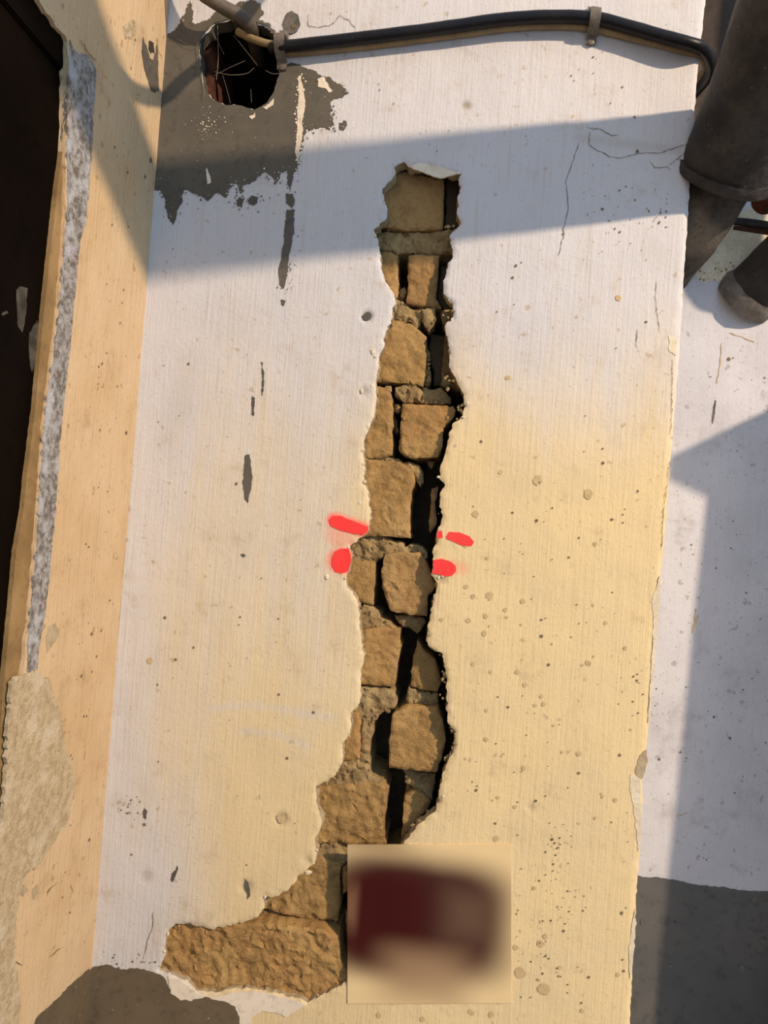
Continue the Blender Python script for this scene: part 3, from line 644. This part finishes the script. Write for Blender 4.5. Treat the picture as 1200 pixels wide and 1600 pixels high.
hairs('hairline_cracks', [[(72,1395),(84,1383),(92,1378)], [(76,1496),(84,1490),(94,1481)], [(111,1382),(113,1395)], [(2,1514),(12,1508),(24,1502),(34,1508)], [(124,62),(138,84),(150,96)], [(97,70),(104,90),(103,160),(100,212)]], lambda x, y: atX(x, y, XL), LN, M_speck, wl, lambda o: lo_(o.y, o.z), wpx=1.3, lift=.0016)
dots('dark_specks', [(171,938,2),(142,990,2.5),(150,1025,2),(126,1056,2),(197,676,3),(199,270,2),(235,250,4),(226,276,3),(200,354,2),(139,1312,3)]+[(atx, aty, rg.choice((.8, 1, 1.4, 1.8))) for atx, aty in [(rg.uniform(150, 185)-(y-600)*.07, y) for y in [rg.uniform(30, 1480) for _ in range(60)]]], lambda x, y: atX(x, y, XL), LN, M_speck, wl, lambda o: lo_(o.y, o.z), .0012)
# door: frame post, head and dark leaf
def boxm(name, lo3, hi3, mat, parent, rough=.0, bev=.002):
    bm = bmesh.new(); bmesh.ops.create_cube(bm, size=1)
    for v in bm.verts: v.co = Vector([(lo3[i]+hi3[i])/2+v.co[i]*(hi3[i]-lo3[i]) for i in range(3)])
    bmesh.ops.bevel(bm, geom=bm.edges[:], offset=bev, segments=2, affect='EDGES')
    me = bpy.data.meshes.new(name); bm.to_mesh(me); bm.free(); me.materials.append(mat)
    o = bpy.data.objects.new(name, me); C.objects.link(o); o.parent = parent; o.matrix_parent_inverse = parent.matrix_world.inverted(); return o
dr = empty('door_1', (XL-.05, -.7, 0)); tag(dr, 'dark brown door in a bare wooden frame at the left edge', kind='structure')
post = pyz([(99,227),(104,228),(105,235),(102,364),(92,485),(83,561),(71,659),(63,772),(51,925),(42,1000),(35,1060),(17,1290),(-12,1290),(0,1150),(5,1075),(10,1025),(20,925),(25,862),(37,797),(42,744),(56,631),(65,524),(76,420),(80,383),(90,290)], XL-.004)
flat_patch('frame_post', post, lambda a, b: (XL-.004, a, b), LN, M_wood, dr, amp=.0006, lift=0, thick=.10, grid=.012, seed=3)
boxm('frame_head', (XL-.10, -1.149, ztopd-.034), (XL-.005, ydoor+.02, ztopd+.012), M_door, dr)
leaf = boxm('door_leaf', (XL-.075, -1.14, .008), (XL-.009, ydoor+.03, ztopd-.030), M_door, dr)
td = lambda a, b: (XL-.009, a, b)
for k, pts in enumerate(([(25,452),(33,448),(42,450),(41,480),(38,505),(34,520),(28,510),(26,480)], [(46,520),(58,500),(62,515),(56,545),(50,580),(46,570),(44,540)], [(2,492),(10,485),(12,488),(4,494)], [(36,830),(44,824),(42,840)])):
    q = flat_patch('paint_splash', pyz(pts, XL-.009), td, LN, M_splash, leaf, lift=.0006, amp=.002, seed=k)

# ------------------------------------------------------------------ unseen slab added to cast the shadow on the recess
Sa = at(1112, 682, YR); Sb = at(1200, 640, YR); Sc = at(1020, 1600, YR)
ta = .09
Ea = Sa.lerp(LAMP, ta); tb = (Ea.z-Sb.z)/(LAMP.z-Sb.z); Eb = Sb.lerp(LAMP, tb)
dxy = Vector((Eb.x-Ea.x, Eb.y-Ea.y, 0)).normalized(); Lw = min(.5, (YR-.004-Ea.y)/dxy.y if dxy.y > .1 else .5)
Ec = Sc.lerp(LAMP, .09); lean = (Ec-Ea)/(Ec.z-Ea.z); nd = Vector((dxy.y, -dxy.x, 0))
if nd.x < 0: nd = -nd
def slab(name, p0, p1, z0, z1, th, mat, parent=None):
    V = []
    for z in (z0, z1):
        o0 = lean*(z-Ea.z)*Vector((1, 1, 0)).x; o0 = Vector((lean.x, lean.y, 0))*(z-Ea.z)
        for q in (p0+o0, p1, p1+nd*th, p0+o0+nd*th): V.append(Vector((q.x, q.y, z)))
    return link(name, V, [(3, 2, 1, 0), (4, 5, 6, 7), (0, 1, 5, 4), (1, 2, 6, 5), (2, 3, 7, 6), (3, 0, 4, 7)], mat, parent, smooth=False)
pw = slab('shadow_slab', Ea, Ea+dxy*Lw, 0.0, Ea.z-.03, .08, M_rec); tag(pw, 'unseen slab added out of view to cast the shadow on the recess', kind='structure')
slab('shadow_slab_lip', Ea-dxy*.0+(Ea-Eb).normalized()*.045, Ea+dxy*Lw, Ea.z-.03, Ea.z, .08, M_rec, pw)  # lip added to shape the nose of the slab's shadow
# ------------------------------------------------------------------ floor
fl = link('floor', [(-3, -3.2, -.05), (3, -3.2, -.05), (3, .3, -.05), (-3, .3, -.05), (-3, -3.2, 0), (3, -3.2, 0), (3, .3, 0), (-3, .3, 0)], [(3, 2, 1, 0), (4, 5, 6, 7), (0, 1, 5, 4), (1, 2, 6, 5), (2, 3, 7, 6), (3, 0, 4, 7)], M_floor, smooth=False)
tag(fl, 'bare concrete floor', kind='structure')

# ------------------------------------------------------------------ pipes
def pipe(name, label, ctrl, rads, hub, mat_low, mat_up, lip):
    path = smoothline(ctrl, 12); n = len(path); L = [0]
    for i in range(1, n): L.append(L[-1]+(path[i]-path[i-1]).length)
    def pt(s):
        for i in range(1, n):
            if L[i] >= s: t = (s-L[i-1])/(L[i]-L[i-1]); return path[i-1].lerp(path[i], t)
        return path[-1]
    r = empty(name, path[0]); tag(r, label, 'pipe', 'old cast-iron pipes leaving the recess')
    if hub:
        s0, s1, s2 = hub
        q = [pt(s0*i/14) for i in range(15)]; tube('spigot', q, rads[0], mat_low, r, seg=40, rough=.0014)
        prof = [(s0-.006, rads[0]+.002), (s0-.008, rads[2]-.008), (s0-.003, rads[2]-.001), (s0+.004, rads[2]), (s0+.012, rads[2]-.0005), (s0+.016, rads[2]-.004), (s0+.05, rads[2]-.005), (s1, rads[2]-.006), (s1+.02, rads[1])]
        tube('hub', [pt(a) for a, b in prof], [b for a, b in prof], mat_up, r, seg=48, rough=.0010)
        k = 30; q = [pt(s1+.015+(s2-s1-.015)*i/k) for i in range(k+1)]; tube('barrel', q, rads[1], mat_up, r, seg=40, rough=.0012, seed=4)
        jq = [pt(s0-.013+.002*i) for i in range(5)]
        tube('joint_ring', jq, [rads[0]+.001, rads[0]+.006, rads[0]+.009, rads[0]+.011, rads[0]+.011], M_rim if lip else mat_low, r, seg=40, rough=.003)
    return r
A_ = at(1022, 440, YR+.02); B_ = at(1098, 338, .06); C_ = at(1152, 232, -.01); D_ = at(1206, 95, -.11)
PIPE_END = D_+(D_-C_).normalized()*1.35
pipe('soil_pipe', 'large dark cast-iron pipe with collar rising beside the cracked wall', [A_, B_, C_, D_, D_.lerp(PIPE_END, .33), D_.lerp(PIPE_END, .66), PIPE_END], (.041, .058, .066), ((B_-A_).length+(C_-B_).length*.62, (C_-A_).length+.05, 1.75), M_ironl, M_iron, False)
A2 = at(1160, 470, YR+.015); B2 = at(1232, 400, .105); C2 = B2+(B2-A2)*2.5
pp = empty('waste_pipe', A2); tag(pp, 'smaller dark pipe stub meeting the white wall at right', 'pipe', 'old cast-iron pipes leaving the recess')
ax2 = (B2-A2).normalized()
tube('barrel', smoothline([A2, A2+ax2*.06, B2+ax2*.06, B2+ax2*.16, B2+ax2*.24+Vector((0, .01, .05)), B2+ax2*.26+Vector((.02, .02, .20)), B2+ax2*.26+Vector((.03, .02, .70))], 6), .041, M_iron, pp, seg=40, rough=.0012, seed=9)
tube('joint_ring', [A2+ax2*v for v in (.0, .012, .018, .026)], [.047, .047, .046, .041], M_rim, pp, seg=40, rough=.002, seed=3)
bk = empty('pipe_bracket', at(1150, 352, .10)); tag(bk, 'thin dark iron strap between the pipes at right', 'bracket')
a = at(1146, 345, .11); b = at(1290, 366, .11)
tube('strap', [a.lerp(b, i/6) for i in range(7)], .006, M_iron, bk, seg=8, rough=.001)
tube('strap_rib', [a.lerp(b, i/6)+Vector((0, -.003, -.011)) for i in range(7)], .0035, M_rust, bk, seg=8, rough=.001)
a = at(1192, 318, .10); b = at(1235, 270, .03)
rp_ = tube('rusty_pipe', [a, a.lerp(b, .08), a.lerp(b, .5), b], [.017, .019, .019, .019], M_rust, None, seg=24, rough=.001); tag(rp_, 'small rusty pipe end above the strap at right edge', 'pipe')

# ------------------------------------------------------------------ cables and clips
cab = [at(425, 76, -.009), at(440, 73, -.0181), at(480, 69, -.0181), at(560, 60, -.0181), at(640, 50, -.0186), at(700, 42, -.0191), at(780, 31, -.0191), at(850, 26, -.0191), at(925, 28, -.0181), at(985, 42, -.0192), at(1040, 58, -.0201), at(1078, 68, -.0201), at(1098, 76, -.010), at(1110, 92, .008), at(1111, 110, .03), at(1100, 128, .06), at(1080, 150, .09)]
o = tube('power_cable', smoothline(cab, 6), .0076, M_cable, None, seg=18, rough=.0004); tag(o, 'thick black cable clipped across the top of the cracked wall', 'cable')
och = [at(372, 50, .004), at(388, 58, -.004), at(410, 66, -.008), at(432, 72, -.007), at(445, 83, -.006), at(500, 79, -.0055), at(580, 71, -.0055), at(650, 62, -.0055), at(720, 53, -.0055), at(800, 43, -.0055), at(870, 40, -.0055), at(925, 44, -.0055), at(985, 58, -.006), at(1040, 72, -.007), at(1075, 80, -.004), at(1094, 88, .004), at(1100, 105, .03), at(1085, 130, .07)]
o = tube('telephone_cable', smoothline(och, 6), .0050, M_ochre, None, seg=14, rough=.0004); tag(o, 'thin ochre cable running under the black cable', 'cable')
def clip(px, py, h, label):
    c = at(px, py, -.011); r = empty('cable_clip', c); tag(r, label, 'clip', 'metal cable clips')
    u = (at(px+2, py-h, -.004)-at(px-1, py+h, -.004)); u.normalize(); sgn = FN
    pts = []
    hh = h*.00085
    prof = [(-hh*1.15, .002), (-hh*.75, .004), (-hh*.62, .016), (-hh*.3, .0245), (0.1*hh, .0275), (hh*.42, .026), (hh*.58, .014), (hh*.66, .003), (hh*1.3, .002)]
    V = []; Fc = []; sd = u.cross(FN).normalized()
    base = Vector((c.x, 0, c.z)); wd = .0068
    for t, y in prof:
        for s in (-1, 1):
            for dz in (0, .0012): V.append(base+u*t+sd*(wd*s)+FN*(y+dz))
    n = len(prof)
    for i in range(n-1):
        q = 4*i; Fc += [(q+1, q+3, q+7, q+5), (q, q+4, q+6, q+2), (q, q+1, q+5, q+4), (q+2, q+6, q+7, q+3)]
    Fc += [(0, 2, 3, 1), (4*n-4, 4*n-3, 4*n-1, 4*n-2)]
    link('strap', V, Fc, M_clip, r)
    for t in (-hh*.98, hh*1.05):
        k = base+u*t; tube('nail', [k+FN*.002, k+FN*.0045, k+FN*.0055], [.0052, .0048, .002], M_clip, r, seg=14)
    return r
clip(440, 74, 26, 'tarnished metal clip holding the cables beside the round hole')
clip(927, 35, 24, 'tarnished metal clip holding the cables near the right wall edge')
# grey plug around the upper nail of the left clip
wp('plug_patch', [(441,38),(447,24),(456,18),(466,24),(469,38),(464,50),(454,55),(446,48)], M_rim, amp=.001, lift=.0016, seed=91)
wp('flaked_spot', [(455,40),(461,38),(463,44),(457,47)], M_speck, amp=.0005, lift=.0026, seed=92)
def on_ray(S, t): return S.lerp(LAMP, t*.42)
SH = [(at(370, 40), .10), (at(345, 72), .10), (at(325, 92), .10), (at(308, 108), .105), (at(285, 126), .112), (at(262, 150), .12), (at(245, 161), .125), (atX(215, 145, XL), .13), (atX(190, 118, XL), .135), (atX(165, 97, XL), .14), (atX(135, 92, XL), .15), (atX(110, 92, XL), .16)]
cond = [at(405, 95, .07), at(396, 62, .02), at(391, 40, -.012), at(372, 24, -.026), at(350, 12, -.034), at(330, 0, -.040), at(312, -14, -.040), at(280, -50, -.03), at(262, -120, -.02), at(258, -200, -.012)]
o = tube('old_cable', smoothline(cond, 6), .0088, M_cond, None, seg=18, rough=.0005); tag(o, 'dusty brown cable bending out of the round hole at top left', 'cable')
hang = [on_ray(S, t) for S, t in SH]; hang = [hang[0]+Vector((.02, .1, .28)), hang[0]+Vector((.01, .05, .09))]+hang+[hang[-1]+Vector((.03, -.12, .05)), hang[-1]+Vector((.05, -.3, .3))]
o = tube('slack_cable', smoothline(hang, 6), .0088, M_cond, None, seg=16); tag(o, 'slack cable sagging just above the picture that casts the curved shadow at top left', 'cable')
# cobweb strands over the hole
V = []; Fc = []
for pts, r in (([(306,55),(312,90),(318,130),(320,152)], .0007), ([(340,40),(341,90),(338,125)], .0009), ([(335,112),(360,117),(385,115),(397,106)], .0008), ([(415,110),(425,115),(436,115)], .0007), ([(365,55),(385,80),(402,102)], .0006), ([(335,118),(360,105),(383,95)], .0005),
               ([(348,118),(356,145),(360,162)], .0005), ([(338,60),(345,75),(350,85)], .0005), ([(250,258),(268,285),(285,310)], .0005), ([(268,55),(290,68),(306,75)], .0005), ([(392,140),(393,160)], .0005)):
    a, b = tube_data(smoothline([at(x, y, -.003-.002*(i % 2)) for i, (x, y) in enumerate(pts)], 5), r*.45, seg=5)
    s = len(V); V += a; Fc += [tuple(i+s for i in f) for f in b]
o = link('cobweb_strands', V, Fc, M_web); tag(o, 'dusty cobweb threads hanging across the round hole', 'cobweb', kind='stuff')

# ------------------------------------------------------------------ made-up panel in place of the blurred-out patch over the lower crack
t = NT('maroon_blur')
sx = t.n('ShaderNodeSeparateXYZ'); t.l(t.co, sx.inputs[0])
def blob(cx, cz, rx, rz, soft=.45):
    a = t.math('DIVIDE', t.math('SUBTRACT', sx.outputs[0], cx), rx); b = t.math('DIVIDE', t.math('SUBTRACT', sx.outputs[2], cz), rz)
    a2 = t.math('POWER', t.math('ABSOLUTE', a, 0), 4.0); b2 = t.math('POWER', t.math('ABSOLUTE', b, 0), 4.0)
    return t.ramp(t.math('POWER', t.math('ADD', a2, b2), .25), 1+soft, 1-soft)
pc = at(671, 1443, -.0016); kx = .00085
def PB(px, py, rx, ry, soft): return blob((px-671)*kx, -(py-1443)*kx, rx*kx, ry*kx, soft)
c = t.mix(0, (.70, .53, .28), (.70, .53, .28))
c = t.mix(PB(658, 1436, 132, 88, .32), c, (.055, .018, .013))
c = t.mix(t.math('MULTIPLY', PB(592, 1446, 78, 80, .4), .95), c, (.044, .0035, .0028))
c = t.mix(t.math('MULTIPLY', PB(730, 1425, 34, 36, .95), .8), c, (.13, .075, .045))
c = t.mix(t.math('MULTIPLY', PB(668, 1524, 62, 40, .7), .8), c, (.34, .22, .12))
c = t.mix(t.math('MULTIPLY', PB(548, 1432, 10, 30, .9), .5), c, (.30, .16, .09))
c = t.mix(t.math('MULTIPLY', PB(575, 1325, 50, 18, .8), .6), c, (.18, .11, .05))
M_blur_panel = t.out(c, .85, None, .15)
pol = [(x-pc.x, z-pc.z) for x, z in pxz([(543,1320),(799,1320),(799,1568),(543,1568)], -.0016)]
P, T, B = tri_region(jag(pol, .0002, .006), (), .012)
V = [Vector((x, -wob(x+pc.x, z+pc.z), z)) for x, z in P]; Fc = [tuple(q) for q in T]; m = {}
for a, b in B:
    for q in (a, b):
        if q not in m: m[q] = len(V); V.append(V[q]+Vector((0, .0022, 0)))
    Fc.append((b, a, m[a], m[b]))
pn = link('blur_panel', V, Fc, M_blur_panel); pn.location = pc
tag(pn, 'made-up flat panel standing in for a blurred-out dark red area over the lower crack', 'panel')
